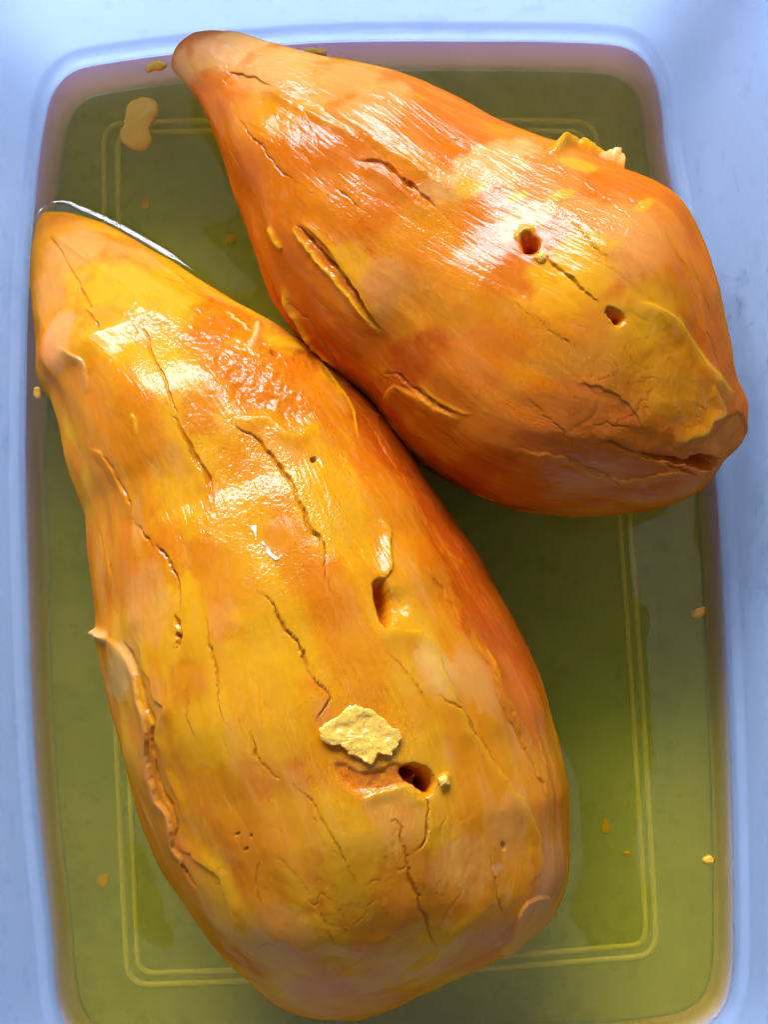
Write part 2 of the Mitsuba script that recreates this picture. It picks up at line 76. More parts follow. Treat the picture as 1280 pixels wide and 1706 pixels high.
SMALL = {"left":[[-34.21,74.84,13.0],[-34.66,72.08,13.21],[-33.18,69.29,13.42],[-31.61,66.63,13.63],[-29.99,64.01,13.84],[-28.56,61.28,14.05],[-27.33,58.47,14.26],[-26.29,55.59,14.46],[-25.35,52.69,14.67],[-24.41,49.8,14.88],[-23.4,46.97,15.0],[-22.37,44.19,15.0],[-21.31,41.43,15.0],[-20.19,38.7,15.0],[-18.97,36.02,15.0],[-17.63,33.41,15.0],[-16.09,30.92,15.0],[-14.5,28.47,15.0],[-12.85,26.07,15.0],[-11.06,23.77,15.0],[-9.14,21.6,15.0],[-7.06,19.59,15.0],[-4.77,17.81,15.0],[-2.76,15.78,15.0],[-0.98,13.49,15.0],[0.78,11.21,15.0],[2.65,9.02,15.0],[4.67,7.0,15.0],[6.86,5.15,15.0],[9.17,3.45,15.07],[11.58,1.92,15.28],[14.09,0.54,15.49],[16.72,-0.48,15.69],[19.47,-1.22,15.9],[22.25,-1.6,16.11],[25.07,-1.84,16.32],[27.87,-2.02,16.53],[30.68,-2.16,16.74],[33.48,-2.3,16.95],[36.28,-2.37,17.16],[39.09,-2.36,17.37],[41.86,-2.29,17.58],[44.62,-1.7,17.79],[47.23,-0.72,18.0],[49.57,0.82,18.21],[51.43,2.95,18.41],[52.94,5.31,18.62],[54.91,7.33,18.83],[56.22,9.16,19.0]],"right":[[-34.21,74.84,13.0],[-32.12,76.56,13.21],[-29.54,77.32,13.42],[-26.82,77.18,13.63],[-24.12,76.79,13.84],[-21.47,76.05,14.05],[-18.87,75.18,14.26],[-16.29,74.21,14.46],[-13.73,73.24,14.67],[-11.18,72.25,14.88],[-8.58,71.49,15.0],[-5.95,70.94,15.0],[-3.34,70.32,15.0],[-0.76,69.55,15.0],[1.78,68.66,15.0],[4.27,67.64,15.0],[6.74,66.56,15.0],[9.19,65.45,15.0],[11.61,64.28,15.0],[13.95,62.95,15.0],[16.3,61.65,15.0],[18.76,60.61,15.0],[21.27,59.68,15.0],[23.79,58.77,15.0],[26.32,57.91,15.0],[28.88,57.15,15.0],[31.4,56.31,15.0],[33.82,55.17,15.0],[36.25,54.07,15.0],[38.68,52.98,15.07],[41.06,51.77,15.28],[43.35,50.43,15.49],[45.5,48.82,15.69],[47.31,46.89,15.9],[48.76,44.58,16.11],[49.97,42.18,16.32],[51.03,39.68,16.53],[52.01,37.16,16.74],[52.87,34.61,16.95],[53.53,32.0,17.16],[54.06,29.35,17.37],[54.49,26.7,17.58],[54.91,24.05,17.79],[55.38,21.42,18.0],[55.98,18.84,18.21],[56.9,16.36,18.41],[57.34,13.76,18.62],[57.15,11.16,18.83],[56.22,9.16,19.0]],"kt":[0.6,0.72,0.82,0.84,0.82,0.8,0.8,0.8,0.8,0.75,0.7],"kb":[0.7,0.8,0.85,0.9,0.9,0.9,0.9,0.9,0.9,0.9,0.8],"cracks":[[[[-3.73,50.07],[-1.78,50.16],[0.38,49.14],[1.95,47.62],[3.96,46.0],[5.83,44.35],[7.82,42.39]],0.55,1.2,-1,0.3,0.25],[[[7.82,42.39],[10.74,39.18],[13.23,36.61],[18.59,32.11]],0.12,0.25,-1,0.1,0.2],[[[-13.53,41.0],[-11.98,39.67],[-10.07,37.43],[-8.48,35.31],[-6.73,33.33],[-4.53,30.73],[-2.73,28.12],[-1.36,26.24],[0.09,24.23]],0.5,1.3,1,0.3,0.2],[[[0.07,18.17],[2.05,18.17],[4.0,16.41],[6.31,14.41],[8.98,12.41],[11.21,11.44]],0.35,0.8,-1,0.4,0.2],[[[-0.01,17.06],[0.75,15.32],[-0.01,13.59],[2.7,11.02],[5.53,8.52],[11.09,4.16]],0.3,0.5,1,0.3,0.3],[[[31.2,7.07],[34.85,6.7],[37.95,5.41],[40.65,4.61]],0.3,0.8,1,0.2,0.3],[[[37.91,5.56],[42.29,4.81],[44.89,4.62],[47.42,4.28],[50.6,5.09],[52.98,5.91]],0.6,2.0,0,0.2,0.3],[[[42.67,4.15],[45.59,3.4],[48.11,2.95]],0.4,1.0,0,0.1,0.3],[[[23.85,34.28],[25.61,32.16],[28.06,30.21],[29.78,28.07],[31.7,26.83]],0.3,0.7,1,0.3,0.25],[[[30.66,9.65],[35.82,9.33],[40.38,8.45]],0.12,0.2,1,0.1,0.4],[[[-7.31,46.29],[-5.44,44.21],[-3.61,42.69]],0.15,0.3,1,0.1,0.2],[[[18.65,27.66],[23.05,23.79],[28.21,20.11]],0.12,0.2,1,0.1,0.3],[[[-20.01,39.35],[-17.91,35.65],[-15.46,31.3],[-13.3,27.32]],0.25,0.5,-1,0.15,0.3],[[[-15.49,32.38],[-12.15,27.94],[-9.03,23.41],[-6.32,19.61]],0.3,0.5,-1,0.2,0.3],[[[-1.85,20.6],[1.77,16.73],[7.34,10.99],[14.48,5.42],[21.76,1.93]],0.2,0.35,1,0.15,0.4],[[[18.69,15.14],[24.86,9.93],[32.62,2.61],[41.35,-0.47]],0.1,0.15,1,0.1,0.4],[[[25.95,5.0],[30.63,3.41],[37.4,0.69],[44.31,-0.31]],0.12,0.2,1,0.12,0.4],[[[-22.73,59.8],[-18.7,53.74],[-12.89,46.92]],0.2,0.3,1,0.15,0.3],[[[-24.9,68.44],[-20.82,66.65],[-16.99,63.86]],0.2,0.4,1,0.2,0.3],[[[37.25,44.99],[39.07,43.38],[40.33,42.33]],0.3,0.5,1,0.2,0.2],[[[44.45,37.88],[48.15,30.89],[51.17,23.87],[54.01,17.13]],0.15,0.25,1,0.12,0.3],[[[41.52,39.34],[46.15,31.31],[49.46,23.51],[52.27,16.75]],0.12,0.2,1,0.12,0.3],[[[5.49,57.13],[14.7,52.14],[23.43,44.55],[31.85,34.59],[38.94,27.63]],0.15,0.22,1,0.12,0.5],[[[20.34,54.45],[26.42,49.95],[32.64,45.18],[39.48,37.01]],0.2,0.3,1,0.15,0.4]],"sheets":[[[[49.67,9.11],[52.28,11.32],[55.71,12.84],[56.83,10.52],[54.83,7.29],[50.49,5.43],[48.83,6.58]],-0.4,0.4,"A2",0.5],[[[5.67,6.66],[9.18,4.9],[14.89,1.14],[19.6,-0.87],[24.48,-1.7],[21.05,-1.42],[13.86,0.69],[6.52,5.46]],-0.3,0.3,"D",0.8]],"steps":[[[[37.23,27.34],[42.93,25.71],[44.82,24.18],[46.78,21.98],[49.23,19.09],[50.98,17.47],[54.32,15.87]],-1,0.55,5,0.12,"Y"],[[[49.96,16.43],[50.81,15.08],[52.51,12.27],[51.76,11.49],[50.14,10.66],[49.2,8.96],[46.16,7.72],[43.43,6.61]],-1,0.5,4,0.2,"Y"],[[[-3.94,49.75],[-0.83,48.41],[1.31,46.62],[4.52,43.5],[7.6,41.53]],-1,0.4,3,0.15,None],[[[-12.82,41.25],[-10.02,38.65],[-7.13,34.85],[-4.5,31.02],[-1.64,26.81],[0.34,23.63]],1,0.5,4,0.12,"Y"],[[[-0.16,13.34],[0.44,15.31],[1.77,16.73],[4.51,15.5],[8.98,12.41],[11.69,10.93]],-1,0.5,4,0.2,"A"],[[[19.69,6.53],[25.95,5.0],[32.62,2.61],[38.14,1.93],[43.67,2.92],[46.03,3.43]],-1,0.4,4,0.3,"A"],[[[28.34,14.96],[32.73,14.16],[36.41,11.89],[38.95,9.01]],1,0.25,4,0.3,"A"],[[[-1.66,14.38],[1.98,9.83],[6.7,5.49],[11.34,2.47],[17.0,-0.35],[23.46,-1.64]],1,0.35,3,0.2,None],[[[11.01,54.19],[19.0,47.94],[27.71,41.69],[35.54,32.91],[38.94,27.63]],-1,0.15,4,0.4,None]],"strands":[[[[-14.02,40.88],[-12.73,38.72],[-10.12,35.3],[-7.17,31.92],[-4.55,28.73],[-1.82,25.5],[-0.01,23.57]],0.42,0.6,"Y"],[[[-17.58,41.57],[-16.7,40.07],[-15.36,37.93]],0.5,0.6,"Y"],[[[-15.44,32.92],[-14.11,29.75],[-12.22,26.17],[-9.57,22.56],[-7.66,20.81]],0.7,0.7,"Y"],[[[43.88,25.83],[46.76,22.12],[49.83,18.88],[53.92,15.99]],0.45,0.2,"Y"],[[[26.17,52.42],[29.38,55.29],[32.63,54.3],[35.13,53.54],[37.84,52.17]],0.8,1.7,"Y"],[[[33.95,53.53],[36.52,52.9],[37.84,52.17]],0.6,1.0,"Pa"],[[[22.72,34.41],[22.91,33.73]],0.7,0.7,"Pa"],[[[19.47,37.07],[21.08,38.73],[22.42,38.93]],0.5,0.5,"Y"],[[[-9.22,60.64],[-3.76,55.42],[3.57,49.68],[10.94,44.65]],0.8,0.35,None],[[[-18.84,64.23],[-11.19,58.7],[-3.7,53.72]],0.7,0.3,None],[[[5.41,16.21],[8.86,13.26],[13.37,11.4]],0.25,0.3,"A"]],"holes":[[[21.88,36.04],1.1,1.4,-40,3.6,0.4],[[21.25,37.01],1.0,1.2,0,2.0,0.5],[[34.22,24.86],1.6,0.9,-30,1.6,0.5],[[34.36,24.17],0.8,0.7,0,1.2,0.5],[[49.07,4.73],2.8,1.1,0,4.2,0.4],[[44.43,4.62],1.2,0.5,0,1.5,0.5]],"patches":[[[-20.68,46.86],6,6,40,"O",0.5],[[-7.27,44.32],6,5,35,"A2",0.5],[[-11.05,34.98],4,8,40,"O",0.7],[[-3.64,22.34],7,5,40,"O",0.8],[[5.48,20.32],6,4,35,"D",0.8],[[12.48,14.6],8,4,30,"O",0.6],[[0.02,31.22],4,5,40,"Pe",0.5],[[-4.47,34.95],3,4,40,"Y",0.6],[[8.05,29.91],9,5,35,"A",0.5],[[23.46,46.79],9,5,35,"Pe",0.35],[[36.62,36.73],8,7,45,"Pe",0.5],[[32.23,39.51],4,10,60,"Pe",0.6],[[14.59,48.8],10,4,30,"Pa",0.7],[[27.26,32.91],8,4,40,"Y",0.8],[[38.96,25.95],7,5,45,"Y",0.6],[[41.0,17.16],7,10,30,"Y",0.45],[[27.36,30.03],9,5,40,"Y",0.7],[[31.77,16.72],8,6,35,"A",0.6],[[21.55,40.49],6,2.5,35,"Pa",0.6],[[46.09,30.42],4,9,20,"O",0.4],[[18.41,22.16],10,6,30,"A",0.5],[[31.96,11.71],9,5,20,"O",0.5],[[21.44,7.51],9,4,20,"O",0.6],[[31.75,1.89],6,2.5,15,"Pi",0.5],[[-25.92,72.38],10,4,20,"Pa",0.6],[[-16.11,69.06],9,4,25,"Pe",0.8],[[-7.45,64.11],9,4,28,"Pe",0.6],[[-29.05,72.9],4,2,20,"Pi",0.6],[[-15.18,67.16],7,4,30,"Pe",0.7],[[-1.87,59.25],8,4,30,"Pe",0.7],[[-20.77,59.28],5,5,40,"A",0.6],[[19.92,44.61],2,1,20,"Y",0.9],[[26.66,44.7],2,1,20,"Y",0.9],[[12.67,45.71],3,2,20,"Y",0.8],[[-28.95,67.23],3,4,0,"O",0.5],[[-22.74,52.12],4,8,30,"O",0.8],[[-16.74,37.89],4,9,38,"O",0.7],[[-9.33,24.91],4,8,38,"D",0.6],[[0.97,15.18],6,4,40,"D",0.6],[[13.99,18.91],9,5,25,"O",0.7],[[23.14,11.68],10,4,20,"O",0.7],[[14.68,3.91],8,3,25,"D",0.6],[[5.6,39.1],9,4,35,"A",0.4],[[29.44,51.01],4,1.2,-10,"Y",0.9],[[39.44,43.52],2,1,40,"Y",0.8]],"pieces":{"flap":[[27.15,51.62],[29.5,56.92],[30.23,55.25],[32.36,54.83],[34.02,53.89],[35.54,53.22],[37.84,52.17],[37.84,52.17],[36.52,52.9],[36.08,51.67],[34.03,50.72],[31.86,50.08],[29.85,50.2],[27.96,50.55]],"flap_001":[[46.47,3.67],[48.54,4.48],[49.59,4.94],[51.37,2.96],[50.38,1.79],[47.95,1.33],[46.27,2.35]],"nub":[[22.48,34.27],[22.96,34.82],[23.85,34.28],[24.05,33.61],[23.1,33.04],[22.66,33.31]]}}
BOX = {"waterline":[[0.0,80.95],[16.45,80.95],[37.01,80.53],[41.11,79.89],[44.17,77.98],[46.17,74.59],[47.55,65.09],[49.39,52.53],[51.64,35.94],[53.83,17.5],[55.3,5.34],[56.21,-14.71],[56.71,-34.47],[56.91,-58.8],[56.79,-69.37],[56.15,-77.01],[54.41,-81.29],[50.97,-83.85],[45.61,-85.18],[25.22,-86.5],[0.0,-87.26],[-32.96,-88.2],[-43.62,-87.92],[-48.0,-86.78],[-50.66,-84.61],[-52.17,-81.76],[-53.6,-73.2],[-55.93,-53.97],[-57.8,-34.47],[-58.9,-14.71],[-59.81,5.34],[-60.05,21.58],[-59.84,41.1],[-58.94,56.7],[-57.54,68.25],[-56.18,72.47],[-53.37,75.43],[-48.26,76.92],[-39.04,78.3],[-24.67,79.68],[-12.34,80.63]],"ridge":[[-49.46,69.89],[37.31,70.11],[45.91,-73.78],[-43.02,-78.71]],"ridge_001":[[-46.9,68.04],[35.39,68.26],[44.12,-72.0],[-41.24,-76.74]],"scrap_big":[[-43.99,70.17],[-42.36,71.44],[-40.31,71.55],[-38.96,70.49],[-39.03,68.06],[-40.03,66.26],[-39.79,63.83],[-40.7,62.46],[-42.85,62.46],[-44.61,63.52],[-45.35,65.2],[-44.65,66.68],[-44.38,68.58]],"scrap_pale":[[-37.1,76.85],[-37.48,76.26],[-38.2,75.78],[-39.1,75.88],[-40.47,75.52],[-40.85,76.17],[-40.28,76.82],[-39.63,77.42],[-38.48,77.56],[-37.67,77.28]],"scrap_yellow":[[-9.9,78.55],[-11.35,78.45],[-11.8,77.92],[-12.9,78.25],[-13.71,78.71],[-14.01,79.3],[-13.24,79.57],[-12.64,79.94],[-11.62,79.67],[-9.94,79.39]],"scrap_left":[[-58.97,38.88],[-59.04,38.1],[-59.29,37.37],[-59.69,37.7],[-59.79,38.55],[-59.92,39.3],[-59.68,39.86],[-59.37,40.12],[-59.14,39.49]],"crumb_a":[[54.02,-16.2],[53.8,-16.74],[53.32,-17.27],[52.42,-17.48],[51.6,-17.21],[51.61,-16.52],[52.13,-15.95],[52.9,-15.68],[53.82,-15.59]],"crumb_b":[[54.12,-57.15],[53.94,-57.77],[53.19,-57.64],[52.66,-57.81],[52.15,-57.45],[52.12,-56.83],[52.63,-56.41],[53.31,-56.22],[53.82,-56.63]],"crumb_c":[[38.24,-52.45],[38.06,-53.32],[37.55,-53.68],[37.06,-53.44],[36.71,-52.87],[36.78,-52.07],[37.03,-51.32],[37.61,-50.93],[38.02,-51.68]],"crumb_d":[[48.38,-31.89],[47.88,-31.97],[47.35,-31.55],[46.93,-30.86],[47.3,-30.4],[47.57,-29.83],[48.22,-30.19],[48.91,-30.74],[49.04,-31.68]],"crumb_e":[[-41.1,55.06],[-41.16,54.41],[-41.64,54.33],[-42.14,54.14],[-42.55,54.67],[-42.4,55.37],[-42.15,55.94],[-41.63,56.04],[-41.23,55.64]],"crumb_f":[[-26.32,48.62],[-26.61,48.14],[-27.07,48.01],[-27.54,48.16],[-27.63,48.77],[-27.46,49.4],[-26.99,49.86],[-26.42,49.79],[-26.12,49.25]],"crumb_g":[[-57.49,20.13],[-57.54,19.35],[-58.03,18.96],[-58.51,19.31],[-58.83,19.8],[-58.82,20.46],[-58.6,21.09],[-58.1,21.13],[-57.62,20.86]],"crumb_h":[[41.72,-56.74],[41.6,-57.06],[41.1,-57.18],[40.63,-57.05],[40.37,-56.74],[40.76,-56.51],[41.11,-56.38],[41.46,-56.51]],"crumb_i":[[-53.03,4.77],[-53.46,4.48],[-53.66,3.95],[-54.03,4.25],[-54.28,4.77],[-54.06,5.31],[-53.69,5.68],[-53.32,5.28]],"crumb_j":[[-46.52,-61.76],[-46.99,-62.46],[-47.46,-62.68],[-47.74,-62.27],[-48.18,-61.93],[-48.18,-60.91],[-47.6,-60.35],[-47.01,-60.19],[-46.53,-60.73]],"crumb_k":[[-52.06,-55.49],[-52.22,-56.02],[-52.58,-56.44],[-52.93,-56.14],[-53.19,-55.66],[-53.09,-54.93],[-52.66,-54.7],[-52.24,-54.34],[-52.02,-54.91]],"crumb_l":[[-11.71,75.6],[-11.79,75.22],[-12.46,74.99],[-13.28,75.06],[-13.92,75.37],[-13.61,75.78],[-13.24,76.11],[-12.5,76.11],[-12.03,75.88]],"crumb_m":[[27.7,-17.87],[27.9,-20.21],[27.49,-21.47],[26.77,-21.56],[26.0,-20.67],[25.05,-19.77],[24.66,-17.63],[24.62,-15.89],[24.92,-14.56],[25.74,-14.57],[26.52,-16.63]]}
# ---------------------------------------------------------------- the two potatoes: base bodies (millimetres)
def resample(p, n, closed=False, smooth=0.0):
    p = np.asarray(p, float)
    p = p[np.r_[True, np.linalg.norm(np.diff(p, axis=0), axis=1) > 1e-6]]
    if closed: p = np.vstack([p, p[:1]]) if np.linalg.norm(p[-1] - p[0]) > 1e-6 else p
    t = np.r_[0, np.cumsum(np.linalg.norm(np.diff(p, axis=0), axis=1))]; t /= t[-1]
    u = np.linspace(0, 1, n, endpoint=not closed)
    if closed:
        from scipy.interpolate import CubicSpline
        return CubicSpline(t, p, bc_type='periodic')(u)
    from scipy.interpolate import PchipInterpolator
    return PchipInterpolator(t, p)(u)

def soft(a, b, x):
    t = np.clip((x - a) / (b - a), 0, 1); return t * t * (3 - 2 * t)

def body(left, right, ztab, kt, kb, ns, ntop, nbot, power=2.15):
    """Cross-sections between two side lines that meet at both ends. Returns the grid (ns, nt, 3), arc position, lateral position, sine of the section angle."""
    e = np.linspace(0, np.pi, ns); s = 0.35 * (1 - np.cos(e)) / 2 + 0.65 * e / np.pi
    t = np.linspace(0, 1, len(left))
    Lf = np.stack([np.interp(s, t, left[:, k]) for k in range(3)], 1); Rt = np.stack([np.interp(s, t, right[:, k]) for k in range(3)], 1)
    c, h = (Lf + Rt) / 2, (Rt - Lf) / 2
    w = np.linalg.norm(h, axis=1)
    th = np.r_[np.linspace(-0.35, np.pi + 0.35, ntop), np.linspace(np.pi + 0.35, 2 * np.pi - 0.35, nbot + 2)[1:]]
    co, si = np.cos(th), np.sin(th)
    q = 2 / power
    sc, ss = np.sign(co) * np.abs(co) ** q, np.sign(si) * np.abs(si) ** q
    ht = np.interp(s, np.linspace(0, 1, len(kt)), kt) * w
    hb = np.minimum(np.interp(s, np.linspace(0, 1, len(kb)), kb) * w, c[:, 2] + 9.7)
    P = c[:, None] + sc[None, :, None] * h[:, None]
    P[..., 2] += np.where(ss > 0, ss[None] * ht[:, None], ss[None] * hb[:, None])
    length = np.r_[0, np.cumsum(np.linalg.norm(np.diff(c, axis=0), axis=1))]
    return P, length, th, w, (c, h, hb)
# ---------------------------------------------------------------- the surface it stands on
FLOOR = -10.0
scene['countertop'] = mikit.ply(trimesh.creation.box(extents=[1.2, 1.0, 0.03], transform=trimesh.transformations.translation_matrix([0, 0.05, (FLOOR - 1.6) * MM - 0.015])), 'speckled_stone')
labels['countertop'] = {'label': 'speckled grey stone counter under the plastic box', 'category': 'counter', 'kind': 'structure'}

# ---------------------------------------------------------------- the plastic box
NA = 720
ring = resample(BOX['waterline'], NA, closed=True)[:, :2]
seg = np.roll(ring, -1, 0) - np.roll(ring, 1, 0)
out = np.stack([-seg[:, 1], seg[:, 0]], 1); out /= np.linalg.norm(out, axis=1, keepdims=True)
for _ in range(12): out = (np.roll(out, 1, 0) + out * 2 + np.roll(out, -1, 0)) / 4
out /= np.linalg.norm(out, axis=1, keepdims=True)
MID = np.array([0.0, -4.0])
if ((ring - MID) * out).sum(1).mean() < 0: out = -out
# offset from the waterline, height
INNER = [(-1.7, FLOOR), (-1.2, FLOOR + .08), (-.85, FLOOR + .35), (-.65, FLOOR + .9), (-.55, FLOOR + 1.7), (-.4, -6.0), (-.2, -3.0), (0, 0), (.35, 2.6), (.5, 3.4), (.8, 3.75), (1.5, 3.95), (1.9, 4.2), (2.1, 4.8), (5.2, 12), (13.0, 33)]
def interp_profile(pts, n):
    p = np.array(pts); t = np.r_[0, np.cumsum(np.linalg.norm(np.diff(p, axis=0), axis=1))]
    u = np.linspace(0, t[-1], n); return np.stack([np.interp(u, t, p[:, k]) for k in range(2)], 1)
def loft(profile, dz=0):
    return np.concatenate([np.column_stack([ring + out * o, np.full(NA, z + dz)]) for o, z in profile])
prof = interp_profile(INNER, 120)
wob = lambda v: np.column_stack([v[:, :2], v[:, 2]])
inner = loft(prof)
th = np.linspace(1.0, .9, len(prof))
tang = np.gradient(prof, axis=0); tang /= np.linalg.norm(tang, axis=1, keepdims=True)
outer = loft(prof + np.stack([tang[:, 1], -tang[:, 0]], 1) * th[:, None])
outer_prof = prof + np.stack([tang[:, 1], -tang[:, 0]], 1) * th[:, None]
def shell(key, lo, hi, bsdf):
    n = hi - lo; F = grid_faces(n, NA, True); cap = []
    for k, fl_ in ((0, 1), (n - 1, 0)):
        e = np.arange(NA) + k * NA; e2 = (np.arange(NA) + 1) % NA + k * NA
        c = np.vstack([np.column_stack([e, e2, e2 + n * NA]), np.column_stack([e, e2 + n * NA, e + n * NA])]); cap.append(c[:, ::-1] if fl_ else c)
    put(key, np.vstack([loft(prof[lo:hi]), loft(outer_prof[lo:hi])]), np.vstack([F, F[:, ::-1] + n * NA] + cap), bsdf, smooth=50)
cut = int(np.argmax(prof[:, 1] > .15)); foot = int(np.argmax(prof[:, 1] > FLOOR + .06))
shell('plastic_box__wall', cut - 1, len(prof), 'milky_plastic')
shell('plastic_box__tinted_band', foot, cut, 'tinted_plastic')
labels['plastic_box__tinted_band'] = {'label': 'tinted lower wall of the box under the liquid line'}
shell('plastic_box__foot', 0, foot + 1, 'milky_plastic')
labels['plastic_box'] = {'label': 'translucent bluish white plastic food box with rounded corners holding two potatoes and yellow liquid', 'category': 'food box'}
# floor: star-shaped rings
def disc_mesh(bound, z, nr=50, r0=0.0):
    r = np.linspace(r0, 1, nr)
    v = np.concatenate([np.column_stack([MID + (bound - MID) * k, np.full(len(bound), z)]) for k in r]); return v
fl = ring + out * INNER[0][0]
v1 = disc_mesh(fl, FLOOR, 24); v2 = disc_mesh(fl, FLOOR - 1.0, 24)
put('plastic_box__base', np.vstack([v1, v2]), np.vstack([grid_faces(24, NA, True), grid_faces(24, NA, True)[:, ::-1] + len(v1)]), 'mottled_plastic', smooth=50)
# rim flange
rim = [(13.0, 33.0), (13.6, 33.5), (17.5, 33.6), (18.2, 33.0), (18.2, 30.0), (17.4, 30.0), (17.4, 32.4), (14.2, 32.4), (13.9, 32.2)]
put('plastic_box__rim', loft(interp_profile(rim, 40)), grid_faces(40, NA, True), 'milky_plastic', smooth=50)
# two pressed ridges on the floor
def round_rect(c, r, n=12):
    c = np.array(c, float); o = []
    for i in range(4):
        a, b, d = c[i - 1], c[i], c[(i + 1) % 4]
        u, w = (a - b) / np.linalg.norm(a - b), (d - b) / np.linalg.norm(d - b)
        for t in np.linspace(0, 1, n): o.append((1 - t) ** 2 * (b + u * r) + 2 * t * (1 - t) * b + t * t * (b + w * r))
    return np.array(o)
def ridge(key, corners, r, h, w):
    c = resample(round_rect(corners, r), 600, closed=True)
    tg = np.roll(c, -1, 0) - np.roll(c, 1, 0); nn = np.stack([-tg[:, 1], tg[:, 0]], 1); nn /= np.linalg.norm(nn, axis=1, keepdims=True)
    a = np.linspace(0, np.pi, 9)
    v = np.concatenate([np.column_stack([c + nn * w * np.cos(t), np.full(len(c), FLOOR - .02 + h * np.sin(t))]) for t in a])
    put(key, v, grid_faces(9, len(c), True), 'pale_plastic')
ridge('plastic_box__ridge', BOX['ridge'], 4.2, .5, .5)
ridge('plastic_box__ridge_001', BOX['ridge_001'], 3.0, .5, .5)

# ---------------------------------------------------------------- colours of the flesh, the deepest also for painted shade
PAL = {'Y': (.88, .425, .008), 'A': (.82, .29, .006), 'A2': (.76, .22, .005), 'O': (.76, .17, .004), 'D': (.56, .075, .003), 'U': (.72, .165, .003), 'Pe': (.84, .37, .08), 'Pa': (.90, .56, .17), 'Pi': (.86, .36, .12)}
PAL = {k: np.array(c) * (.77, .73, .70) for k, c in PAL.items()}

def near_line(V, pts, reach, jit, seed, lift):
    """distance along the surface (mm), side, along 0..1 of the points V to a polyline with a ragged course"""
    p = resample(np.array(pts), max(int(np.linalg.norm(np.diff(pts, axis=0), axis=1).sum() / .08), 8))
    tg = np.gradient(p, axis=0); tg /= np.linalg.norm(tg, axis=1, keepdims=True) + 1e-9
    nn = np.stack([-tg[:, 1], tg[:, 0]], 1)
    s = np.arange(len(p)) * .08
    q = np.column_stack([s, s * 0, s * 0])
    p = p + nn * ((fbm(q / 2.4 + seed, 3) - .5) * 3 * jit + (noise(q / .6 + seed * 3) - .5) * .8 * jit)[:, None]
    d, i = cKDTree(np.column_stack([p, lift(p)])).query(V, distance_upper_bound=reach)
    ok = np.isfinite(d); i = np.where(ok, i, 0)
    side = np.where(((V[:, :2] - p[i]) * nn[i]).sum(1) >= 0, 1.0, -1.0)
    return np.where(ok, d, 99.0), side, i / (len(p) - 1.0)

def inside_distance(V, poly, lift, reach=4.0):
    pg = resample(np.array(poly), 400, closed=True)
    d, _ = cKDTree(np.column_stack([pg, lift(pg)])).query(V, distance_upper_bound=reach)
    d = np.minimum(d, reach)
    return np.where(shapely.contains_xy(shapely.Polygon(pg), V[:, 0], V[:, 1]), d, -d)

